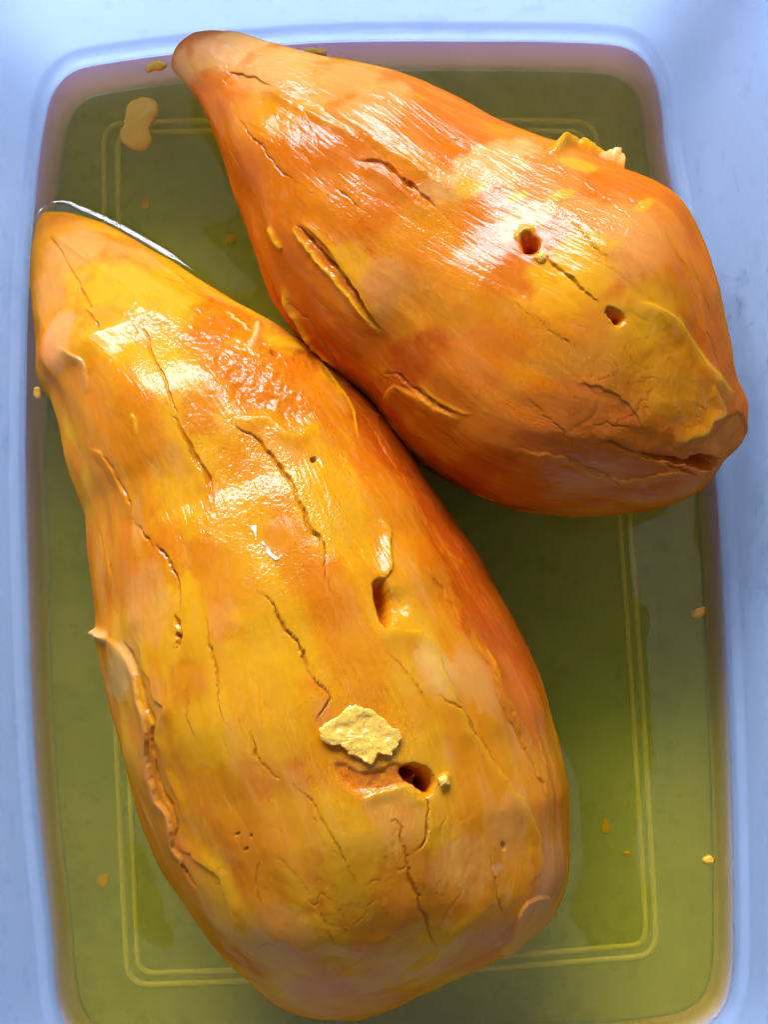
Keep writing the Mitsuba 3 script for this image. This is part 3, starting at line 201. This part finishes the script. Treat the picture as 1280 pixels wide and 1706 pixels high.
def potato(key, S, ns, ntop, nbot, seed, base, yellow, pale):
    lf, rg = (resample(np.array(S[k]), 500) for k in ('left', 'right'))
    P, length, th, w, sec = body(lf, rg, None, S['kt'], S['kb'], ns, ntop, nbot)
    nt = P.shape[1]
    F = grid_faces(ns, nt, True)
    m = trimesh.Trimesh(P.reshape(-1, 3), F, process=False)
    V = P.reshape(-1, 3).copy()
    fn = np.cross(V[F[:, 1]] - V[F[:, 0]], V[F[:, 2]] - V[F[:, 0]])
    N = np.zeros_like(V)
    for k in range(3): np.add.at(N, F[:, k], fn)
    N /= np.linalg.norm(N, axis=1, keepdims=True) + 1e-12
    cen = np.repeat(((lf + rg) / 2)[np.linspace(0, 499, ns).astype(int)], nt, 0)
    if ((V - cen) * N).sum(1).mean() < 0: F, N = F[:, ::-1], -N
    a = np.repeat(length, nt); b = (np.tile(th, ns) - np.pi / 2) * np.repeat(w, nt)
    arc = np.tile(th, ns)
    up = soft(-.3, .0, np.sin(arc) + .12)            # the features lie on the upper side
    xy = V[:, :2]
    flat_ = (arc > .02) & (arc < np.pi - .02)
    ft, fz = cKDTree(V[flat_][::2, :2]), V[flat_][::2, 2]
    def lift(q):
        return fz[ft.query(q, k=6)[1]].mean(1)
    endf = np.repeat(soft(0, 5, w), nt)
    ang = np.stack([np.cos(arc), np.sin(arc)], 1)
    C3 = np.column_stack([a, ang[:, 0] * np.repeat(np.maximum(w, 3), nt), ang[:, 1] * np.repeat(np.maximum(w, 3), nt)])
    # broad lumps, long knife-cut facets, fibres
    rag = (fbm(np.column_stack([xy / 2.4, V[:, 2] / 2.4]), 4, seed + 1) - .5)
    rag_fine = noise(V / .6, seed + 2) - .5
    disp = (fbm(V / 16, 2, seed) - .5) * 2.4 * endf + (fbm(C3 / [20, 6.5, 6.5], 2, seed + 3) - .5) * 1.3 * endf
    fac = np.abs(fbm(C3 / [26, 6.5, 6.5], 2, seed + 4) - .5)
    disp += -np.clip(.03 - fac, 0, .03) * 2 * endf
    disp += (fbm(C3 / [14, 1.6, 1.6], 2, seed + 5) - .5) * .16 + (noise(C3 / [3.5, .45, .45], seed + 6) - .5) * .05
    disp += (fbm(V / 2.2, 2, seed + 7) - .5) * .14
    # small pits and blebs in clusters
    cl = soft(.52, .66, fbm(V / 7, 2, seed + 8))
    disp += cl * (np.clip(noise(V / .5, seed + 9) - .62, 0, 1) * .2 - np.clip(.3 - noise(V / .6, seed + 10), 0, 1) * .12)
    # hairline splits that follow the fibres
    for q, (sa, sb, wd, dep) in enumerate(((11, 2.2, .018, .20), (7, 1.2, .02, .13), (16, 4.0, .010, .30))):
        nz = fbm(C3 / [sa, sb, sb], 3, seed + 60 + q)
        disp -= dep * (1 - soft(0, wd, np.abs(nz - .5))) * .4 * soft(.54, .66, fbm(C3 / [15, 8, 8], 2, seed + 70 + q)) * endf
    # colour: pigment in the flesh, plus shade painted on the darker flanks
    def mixc(c, k, t): return c * (1 - t[:, None]) + PAL[k] * t[:, None]
    f1, f2, f3 = fbm(C3 / [22, 7, 7], 3, seed + 11), fbm(C3 / [12, 5, 5], 4, seed + 12), fbm(C3 / [9, 3, 3], 4, seed + 13)
    col = np.tile(PAL[base], (len(V), 1))
    col = mixc(col, 'Y', soft(.46, .66, f1) * yellow)
    col = mixc(col, 'O', soft(.54, .70, f2) * .6)
    col = mixc(col, 'Pe', soft(.55, .72, f3) * pale)
    for (c, rx, ry, an, k, st) in S['patches']:  # O and D flank patches partly put the flank's shade into the colour
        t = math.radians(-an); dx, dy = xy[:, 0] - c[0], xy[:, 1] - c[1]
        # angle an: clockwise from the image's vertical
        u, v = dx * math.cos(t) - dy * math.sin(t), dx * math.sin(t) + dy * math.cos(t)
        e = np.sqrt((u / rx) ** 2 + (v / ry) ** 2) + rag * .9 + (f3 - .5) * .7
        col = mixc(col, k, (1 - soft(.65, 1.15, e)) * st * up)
    streak = fbm(C3 / [14, .8, .8], 3, seed + 14)
    col = mixc(col, 'Pe', soft(.5, .75, streak) * .16)
    col = mixc(col, 'A2', soft(.5, .75, 1 - streak) * .16)
    # layers of flesh raised or torn away, with ragged borders
    for (poly, h, rg_, k, ed) in S['sheets']:
        sd = inside_distance(V, poly, lift) + rag * rg_ * 2.2 + rag_fine * rg_ * .5
        fade = ed + 2.8 * soft(.42, .6, fbm(V / 7, 2, seed + 30))
        g = soft(0, 1, (sd + ed / 2) / fade) * up
        disp += g * h + (np.exp(-((sd - .15) / .3) ** 2) * .07 * np.sign(h)) * up * (fade < ed + .8)
        if h < -.4 and k == 'O': disp += g * (fbm(V / .9, 2, seed + 20) - .5) * .8
        if k: col = mixc(col, k, g * .7 * soft(.25, .6, f3 + .15))
    for i, (pts, side, h, L, jit, k) in enumerate(S['steps']):
        d, sdn, t = near_line(V, pts, L, jit, seed + 90 + i, lift)
        g = np.exp(-(d / (L * .42)) ** 2) * np.clip(np.minimum(t, 1 - t) * 6, 0, 1) ** .7 * up * (d < 90)
        edge = soft(-.1, .14, np.where(sdn == side, d, -d))
        disp += g * edge * h * (.85 + .3 * noise(np.column_stack([t * 6 + i, t * 0, t * 0]), seed))
        if k: col = mixc(col, k, edge * np.exp(-(d / 1.1) ** 2) * g ** .5 * .7)
    for i, (pts, hw, h, k) in enumerate(S['strands']):
        d, sdn, t = near_line(V, pts, hw * 3, .12, seed + i, lift)
        taper = np.clip(np.minimum(t, 1 - t) * 6, 0, 1) ** .5
        g = np.exp(-(d / hw) ** 2 * 1.2) * taper * up
        disp += g * h * (.75 + .5 * noise(np.column_stack([t * 25, t * 0, t * 0]), seed + i))
        if k: col = mixc(col, k, np.clip(g * 1.3, 0, .85))
    for i, (pts, hw, dep, side, lip, jit) in enumerate(S['cracks']):
        d, sdn, t = near_line(V, pts, hw * 2 + 4.5, jit, seed + 50 + i, lift)
        taper = np.clip(np.minimum(t, 1 - t) * 5, 0, 1) ** .6 * (.5 + .8 * noise(np.column_stack([t * 8 + i, t * 0, t * 0]), seed))
        ww = hw * .56 * taper + .04
        g = (1 - soft(.75, 1.2, d / ww)) * up
        disp -= g * dep * .62 * taper
        if lip: disp += lip * .7 * np.exp(-(d / 1.7) ** 2) * (sdn == side) * soft(ww * .8, ww * 1.2, d) * taper * up * (d < 90)
        col = mixc(col, 'A2', g * .6)
    for i, (c, rx, ry, an, dep, sharp) in enumerate(S['holes']):
        t = math.radians(-an); dx, dy = xy[:, 0] - c[0], xy[:, 1] - c[1]
        u, v = dx * math.cos(t) - dy * math.sin(t), dx * math.sin(t) + dy * math.cos(t)
        e = np.sqrt((u / rx) ** 2 + (v / ry) ** 2) + rag * .7 + rag_fine * .2
        g = (1 - soft(1 - sharp, 1 + sharp * .4, e)) * up
        disp -= g * dep
        if dep > .8: col = mixc(col, 'O', g)
    V = V + N * disp[:, None]
    V[:, 2] = np.maximum(V[:, 2], FLOOR + .15)
    # light scatters in the flesh: its shading normals are eased over a few tenths of a millimetre
    fn = np.cross(V[F[:, 1]] - V[F[:, 0]], V[F[:, 2]] - V[F[:, 0]])
    N = np.zeros_like(V)
    for k in range(3): np.add.at(N, F[:, k], fn)
    N /= np.linalg.norm(N, axis=1, keepdims=True) + 1e-12
    G = gaussian_filter(N.reshape(ns, nt, 3), (3.0, 3.5, 0), mode=('nearest', 'wrap', 'nearest')).reshape(-1, 3)
    N = .5 * N + .5 * G; N /= np.linalg.norm(N, axis=1, keepdims=True) + 1e-12
    path = meshkit.write_ply(trimesh.Trimesh(V * MM, F, process=False), False, np.column_stack([a, b]) * MM, np.clip(col, 0, 1), normals=N)
    scene[key] = {'type': 'ply', 'filename': path, 'face_normals': False, 'bsdf': {'type': 'ref', 'id': 'wet_flesh'}}
    t = V[arc.reshape(-1) < np.pi + .2]; t = V[(arc > 0) & (arc < np.pi)]
    return cKDTree(t[::3, :2]), t[::3, 2], sec

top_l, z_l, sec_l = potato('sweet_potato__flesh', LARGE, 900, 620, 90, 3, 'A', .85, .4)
top_s, z_s, sec_s = potato('sweet_potato_001__flesh', SMALL, 760, 560, 90, 41, 'U', .3, .2)
labels['sweet_potato'] = {'label': 'larger peeled orange sweet potato with long cracks and two holes at the left', 'category': 'sweet potato', 'group': 'peeled sweet potatoes in the box'}
labels['sweet_potato_001'] = {'label': 'smaller peeled orange sweet potato at the top, leaning on the right wall', 'category': 'sweet potato', 'group': 'peeled sweet potatoes in the box'}

# ---------------------------------------------------------------- scraps of flesh: a ragged lump over an outline
def scrap(key, poly, lift, thick, bsdf, tree=None, zs=None, base=None, seed=0, nr=26, na=160, rough=.35, ragged=.25, tilt=(0, 0), curl=0.0):
    pg = resample(np.array(poly), na, closed=True); c = pg.mean(0)
    r = np.linspace(0, 1, nr) ** .8
    xy = (c + (pg - c)[None] * r[:, None, None])
    rr = np.repeat(r, na); flat = xy.reshape(-1, 2)
    edge = (noise(np.column_stack([flat / .45, flat[:, 0] * 0 + seed]), seed) - .5) * ragged
    flat = flat + (flat - c) / (np.linalg.norm(flat - c, axis=1, keepdims=True) + .3) * (edge * soft(.6, 1, rr))[:, None]
    if tree is not None:
        d, i = tree.query(flat, k=8); ground = zs[i].mean(1)
        g0 = tree.query(c[None], k=30)[1]; g0 = zs[g0].mean()
        ground = .5 * ground + .5 * g0 if lift > .3 else ground
    else: ground = np.full(len(flat), base)
    ground = ground + ((flat - c) * tilt).sum(1) + curl * rr ** 2 * (.5 + noise(np.column_stack([flat / 2.2, flat[:, 0] * 0]), seed + 4))
    lump = (fbm(np.column_stack([flat / 1.3, flat[:, 0] * 0]), 3, seed) - .5) * rough * 2 + (noise(np.column_stack([flat / .6, flat[:, 0] * 0]), seed + 1) - .5) * rough * .3
    prof = np.sqrt(np.clip(1 - rr ** 3, 0, 1))
    zt = ground + lift + thick * (.35 + .65 * prof) * (rr < 1) + lump * (.3 + .7 * prof) * (rr < 1) + (rr >= 1) * thick * .12
    zb = ground + lift - thick * .25 * prof
    v = np.vstack([np.column_stack([flat, zt]), np.column_stack([flat, zb])])
    f = grid_faces(nr, na, True); n = nr * na
    e = np.arange(na); k = (nr - 1) * na; e2 = (e + 1) % na
    side = np.vstack([np.column_stack([k + e, k + n + e, k + n + e2]), np.column_stack([k + e, k + n + e2, k + e2])])
    up_first = np.cross(v[f[0, 1]] - v[f[0, 0]], v[f[0, 2]] - v[f[0, 0]])[2]
    F = np.vstack([f, f[:, ::-1] + n, side])
    mm_ = trimesh.Trimesh(v, F, process=False)
    if mm_.volume < 0: F = F[:, ::-1]
    put(key, v, F, bsdf)

scrap('potato_scrap', LARGE['pieces']['scrap_top'], .15, .75, 'scrap_flesh', top_l, z_l, seed=5, rough=.3, ragged=.8, curl=.5, na=260)
labels['potato_scrap'] = {'label': 'ragged pale yellow scrap resting on the larger sweet potato beside its hole', 'category': 'potato scrap'}
for k, n in (('sliver', 'painted_glint'), ('sliver_001', 'painted_glint_001'), ('sliver_002', 'painted_glint_002')):  # solid pale pieces that imitate wet highlights
    scrap(n, LARGE['pieces'][k], -.05, .35, 'pale_glint', top_l, z_l, seed=7, rough=.05, ragged=.08, nr=10, na=40)
labels['painted_glint'] = {'label': 'thin upright white piece in place of a wet highlight on the larger potato, upper one of three', 'category': 'sliver', 'group': 'white painted highlights on the larger potato'}
labels['painted_glint_001'] = {'label': 'slanting white piece in place of a wet highlight on the larger potato, lowest of three', 'category': 'sliver', 'group': 'white painted highlights on the larger potato'}
labels['painted_glint_002'] = {'label': 'tiny white speck in place of a wet highlight, between the two longer ones', 'category': 'sliver', 'group': 'white painted highlights on the larger potato'}
scrap('sweet_potato__nub', LARGE['pieces']['nub'], -.2, .9, 'scrap_flesh', top_l, z_l, seed=9, rough=.2)
scrap('sweet_potato_001__nub', SMALL['pieces']['nub'], -.2, .9, 'scrap_flesh', top_s, z_s, seed=13, rough=.2)

# ---------------------------------------------------------------- the cooking liquid
def cut_at_water(sec, n=2.15):
    c, h, hb = sec
    x = np.where(c[:, 2] > 0, c[:, 2] / np.maximum(hb, .01), 0)
    f = np.where(x < 1, (1 - np.clip(x, 0, 1) ** n) ** (1 / n), 0)
    ok = f > .02
    a, b = (c - h * f[:, None])[ok, :2], (c + h * f[:, None])[ok, :2]
    return shapely.Polygon(np.vstack([a, b[::-1]])).buffer(0)
cuts = [cut_at_water(sec_l), cut_at_water(sec_s)]
NR = 150
wl = ring + out * .35
r = 1 - (1 - np.linspace(0, 1, NR)) ** 1.5
top = np.concatenate([MID + (wl - MID) * k for k in r])
dw = np.repeat(1 - r, NA) * np.tile(np.linalg.norm(wl - MID, axis=1), NR)
pts = shapely.points(top[:, 0], top[:, 1])
dp = np.minimum.reduce([shapely.distance(g.simplify(.1), pts) for g in cuts])
zt = 1.7 * np.exp(-dp / 2.2) + .8 * np.exp(-dw / 1.2) + (fbm(np.column_stack([top / 14, top[:, 0] * 0]), 2, 5) - .5) * .05 + (fbm(np.column_stack([top / 9, top[:, 0] * 0]), 2, 6) - .5) * .12
down = [(o + .35, z) for o, z in INNER[::-1] if z < 0]; down = [(.35, -.4)] + down[:-1] + [(INNER[0][0] + .3, FLOOR - .4)]
side = loft(down)
bot = np.concatenate([np.column_stack([MID + (ring + out * (INNER[0][0] + .3) - MID) * k, np.full(NA, FLOOR - .4)]) for k in np.linspace(1, 0, 6)[1:]])
v = np.vstack([np.column_stack([top, zt]), side, bot])
F = grid_faces(len(v) // NA, NA, True)
m_ = trimesh.Trimesh(v, F, process=False)
if m_.volume < 0: F = F[:, ::-1]
put('cooking_liquid', v, F, 'water_surface', smooth=40, interior={'type': 'ref', 'id': 'yellow_water'})
labels['cooking_liquid'] = {'label': 'clear yellow green cooking liquid filling the bottom of the plastic box', 'category': 'liquid', 'kind': 'stuff'}

# scraps and crumbs in the liquid
FL = [('scrap_big', 'floating_scrap', -1.7, .9, 'soft yellow scrap of potato floating in the top left corner of the liquid'),
      ('scrap_pale', 'floating_scrap_001', -.2, .8, 'pale scrap at the liquid edge left of the smaller potato tip'),
      ('scrap_yellow', 'floating_scrap_002', -.2, .9, 'small yellow scrap at the top liquid edge right of the smaller potato tip'),
      ('scrap_left', 'floating_scrap_003', -.1, .8, 'tiny yellow scrap at the left wall beside the larger potato tip'),
      ('crumb_g', 'floating_scrap_004', -.3, .6, 'tiny orange scrap at the left wall below the larger potato tip'),
      ('crumb_a', 'floating_scrap_005', -4, .8, 'pale yellow scrap in the liquid by the right wall below the smaller potato'),
      ('crumb_b', 'floating_scrap_006', -.6, .8, 'small pale scrap at the right wall near the bottom corner')]
for k, n, z, t, lab in FL:
    scrap(n, BOX[k], 0, t, 'sodden_flesh', base=z, seed=len(n), rough=.2, nr=12, na=60)
    labels[n] = {'label': lab, 'category': 'potato scrap', 'group': 'loose scraps in the liquid'}
CR = [('crumb_c', 'faint orange crumb on the box floor right of the larger potato'), ('crumb_e', 'orange crumb on the floor above the larger potato tip, left one'),
      ('crumb_f', 'orange crumb on the floor near the left side of the smaller potato'), ('crumb_h', 'tiny pale round crumb on the floor near the lower right'), 
      ('crumb_j', 'orange crumb on the floor near the lower left ridge'), ]
for i, (k, lab) in enumerate(CR):
    n = 'crumb' + (f'_{i:03d}' if i else '')
    scrap(n, BOX[k], 0, .4, 'sodden_flesh', base=FLOOR + .15, seed=i, rough=.1, nr=8, na=40)
    labels[n] = {'label': lab, 'category': 'crumb', 'group': 'crumbs in the liquid'}

# bubbles along the liquid line, condensation on the wall
def beads(key, centres, radii, bsdf, squash=None):
    ico = trimesh.creation.icosphere(subdivisions=2); vs, fs, n = [], [], 0
    for c, r_ in zip(centres, radii):
        vs.append(ico.vertices * r_ + c); fs.append(ico.faces + n); n += len(ico.vertices)
    put(key, np.vstack(vs), np.vstack(fs), bsdf, smooth=True)
rng = np.random.default_rng(4)
k = rng.integers(0, NA, 260); k = k[(ring[k, 1] < 62) | (rng.random(len(k)) < .25)]
o = rng.normal(.15, .25, len(k)); rr_ = np.clip(rng.lognormal(-1.7, .45, len(k)), .1, .4)
beads('bubbles', np.column_stack([ring[k] + out[k] * o[:, None], .7 + rng.normal(0, .2, len(k))]), rr_, 'clear_drop')
labels['bubbles'] = {'label': 'tiny bubbles along the edge of the liquid', 'category': 'bubbles', 'kind': 'stuff'}
def on_wall(i, z):
    o_ = np.interp(z, prof[:, 1], prof[:, 0]); return np.column_stack([ring[i] + out[i] * o_[:, None], z])
side_x = np.where(ring[:, 0] > 40)[0]; side_x = side_x[(ring[side_x, 1] > -15) & (ring[side_x, 1] < 38)]
left_x = np.where(ring[:, 0] < -40)[0]; left_x = left_x[(ring[left_x, 1] > 10) & (ring[left_x, 1] < 45)]
i_ = np.concatenate([rng.choice(side_x, 260), rng.choice(left_x, 120)]); z_ = rng.uniform(5.2, 22, len(i_))
beads('condensation', on_wall(i_, z_), np.clip(rng.lognormal(-1.1, .45, len(i_)), .15, .8), 'clear_drop')
labels['condensation'] = {'label': 'small clear droplets on the inner walls of the box', 'category': 'droplets', 'kind': 'stuff'}

# ---------------------------------------------------------------- window frame
fr = [trimesh.creation.box(extents=e, transform=trimesh.transformations.translation_matrix(t)) for e, t in
      (([WIN_SIZE[0] + .06, .03, .03], [0, WIN_SIZE[1] / 2 + .016, 0]), ([WIN_SIZE[0] + .06, .03, .03], [0, -WIN_SIZE[1] / 2 - .016, 0]), ([.03, WIN_SIZE[1] + .002, .03], [WIN_SIZE[0] / 2 + .016, 0, 0]), ([.03, WIN_SIZE[1] + .002, .03], [-WIN_SIZE[0] / 2 - .016, 0, 0]))]
scene['window__frame'] = mikit.ply(trimesh.util.concatenate(fr), 'white_frame', to_world=T().look_at(origin=WIN_AT.tolist(), target=[0, 0, 0], up=[0, 0, 1]))
scene['added_ceiling_glow__backing'] = mikit.ply(trimesh.creation.box(extents=[2.04, 2.04, .05], transform=trimesh.transformations.translation_matrix([0, -.05, 1.327])), 'white_frame')  # back of the added glowing panel
labels['added_ceiling_glow'] = {'label': 'added wide glowing panel in place of the bright ceiling high above the box', 'category': 'ceiling light'}
# dark slab sized to stand in for the phone and hands mirrored in the liquid
def slab(w, h, t, r, n=10):
    q = shapely.box(-w / 2 + r, -h / 2 + r, w / 2 - r, h / 2 - r).buffer(r, quad_segs=n)
    return trimesh.creation.extrude_polygon(q, t)
sl = slab(.178, .255, .008, .014); sl.apply_translation([0.0, .0145, .325])
scene['phone_slab__body'] = mikit.ply(sl, 'dark_plastic')
labels['phone_slab'] = {'label': 'dark slab in place of the unseen phone and hands above the box, mirrored as a dark area in the liquid', 'category': 'phone_slab'}
labels['window'] = {'label': 'bright white framed window beyond the top of the picture lighting the box', 'category': 'window'}
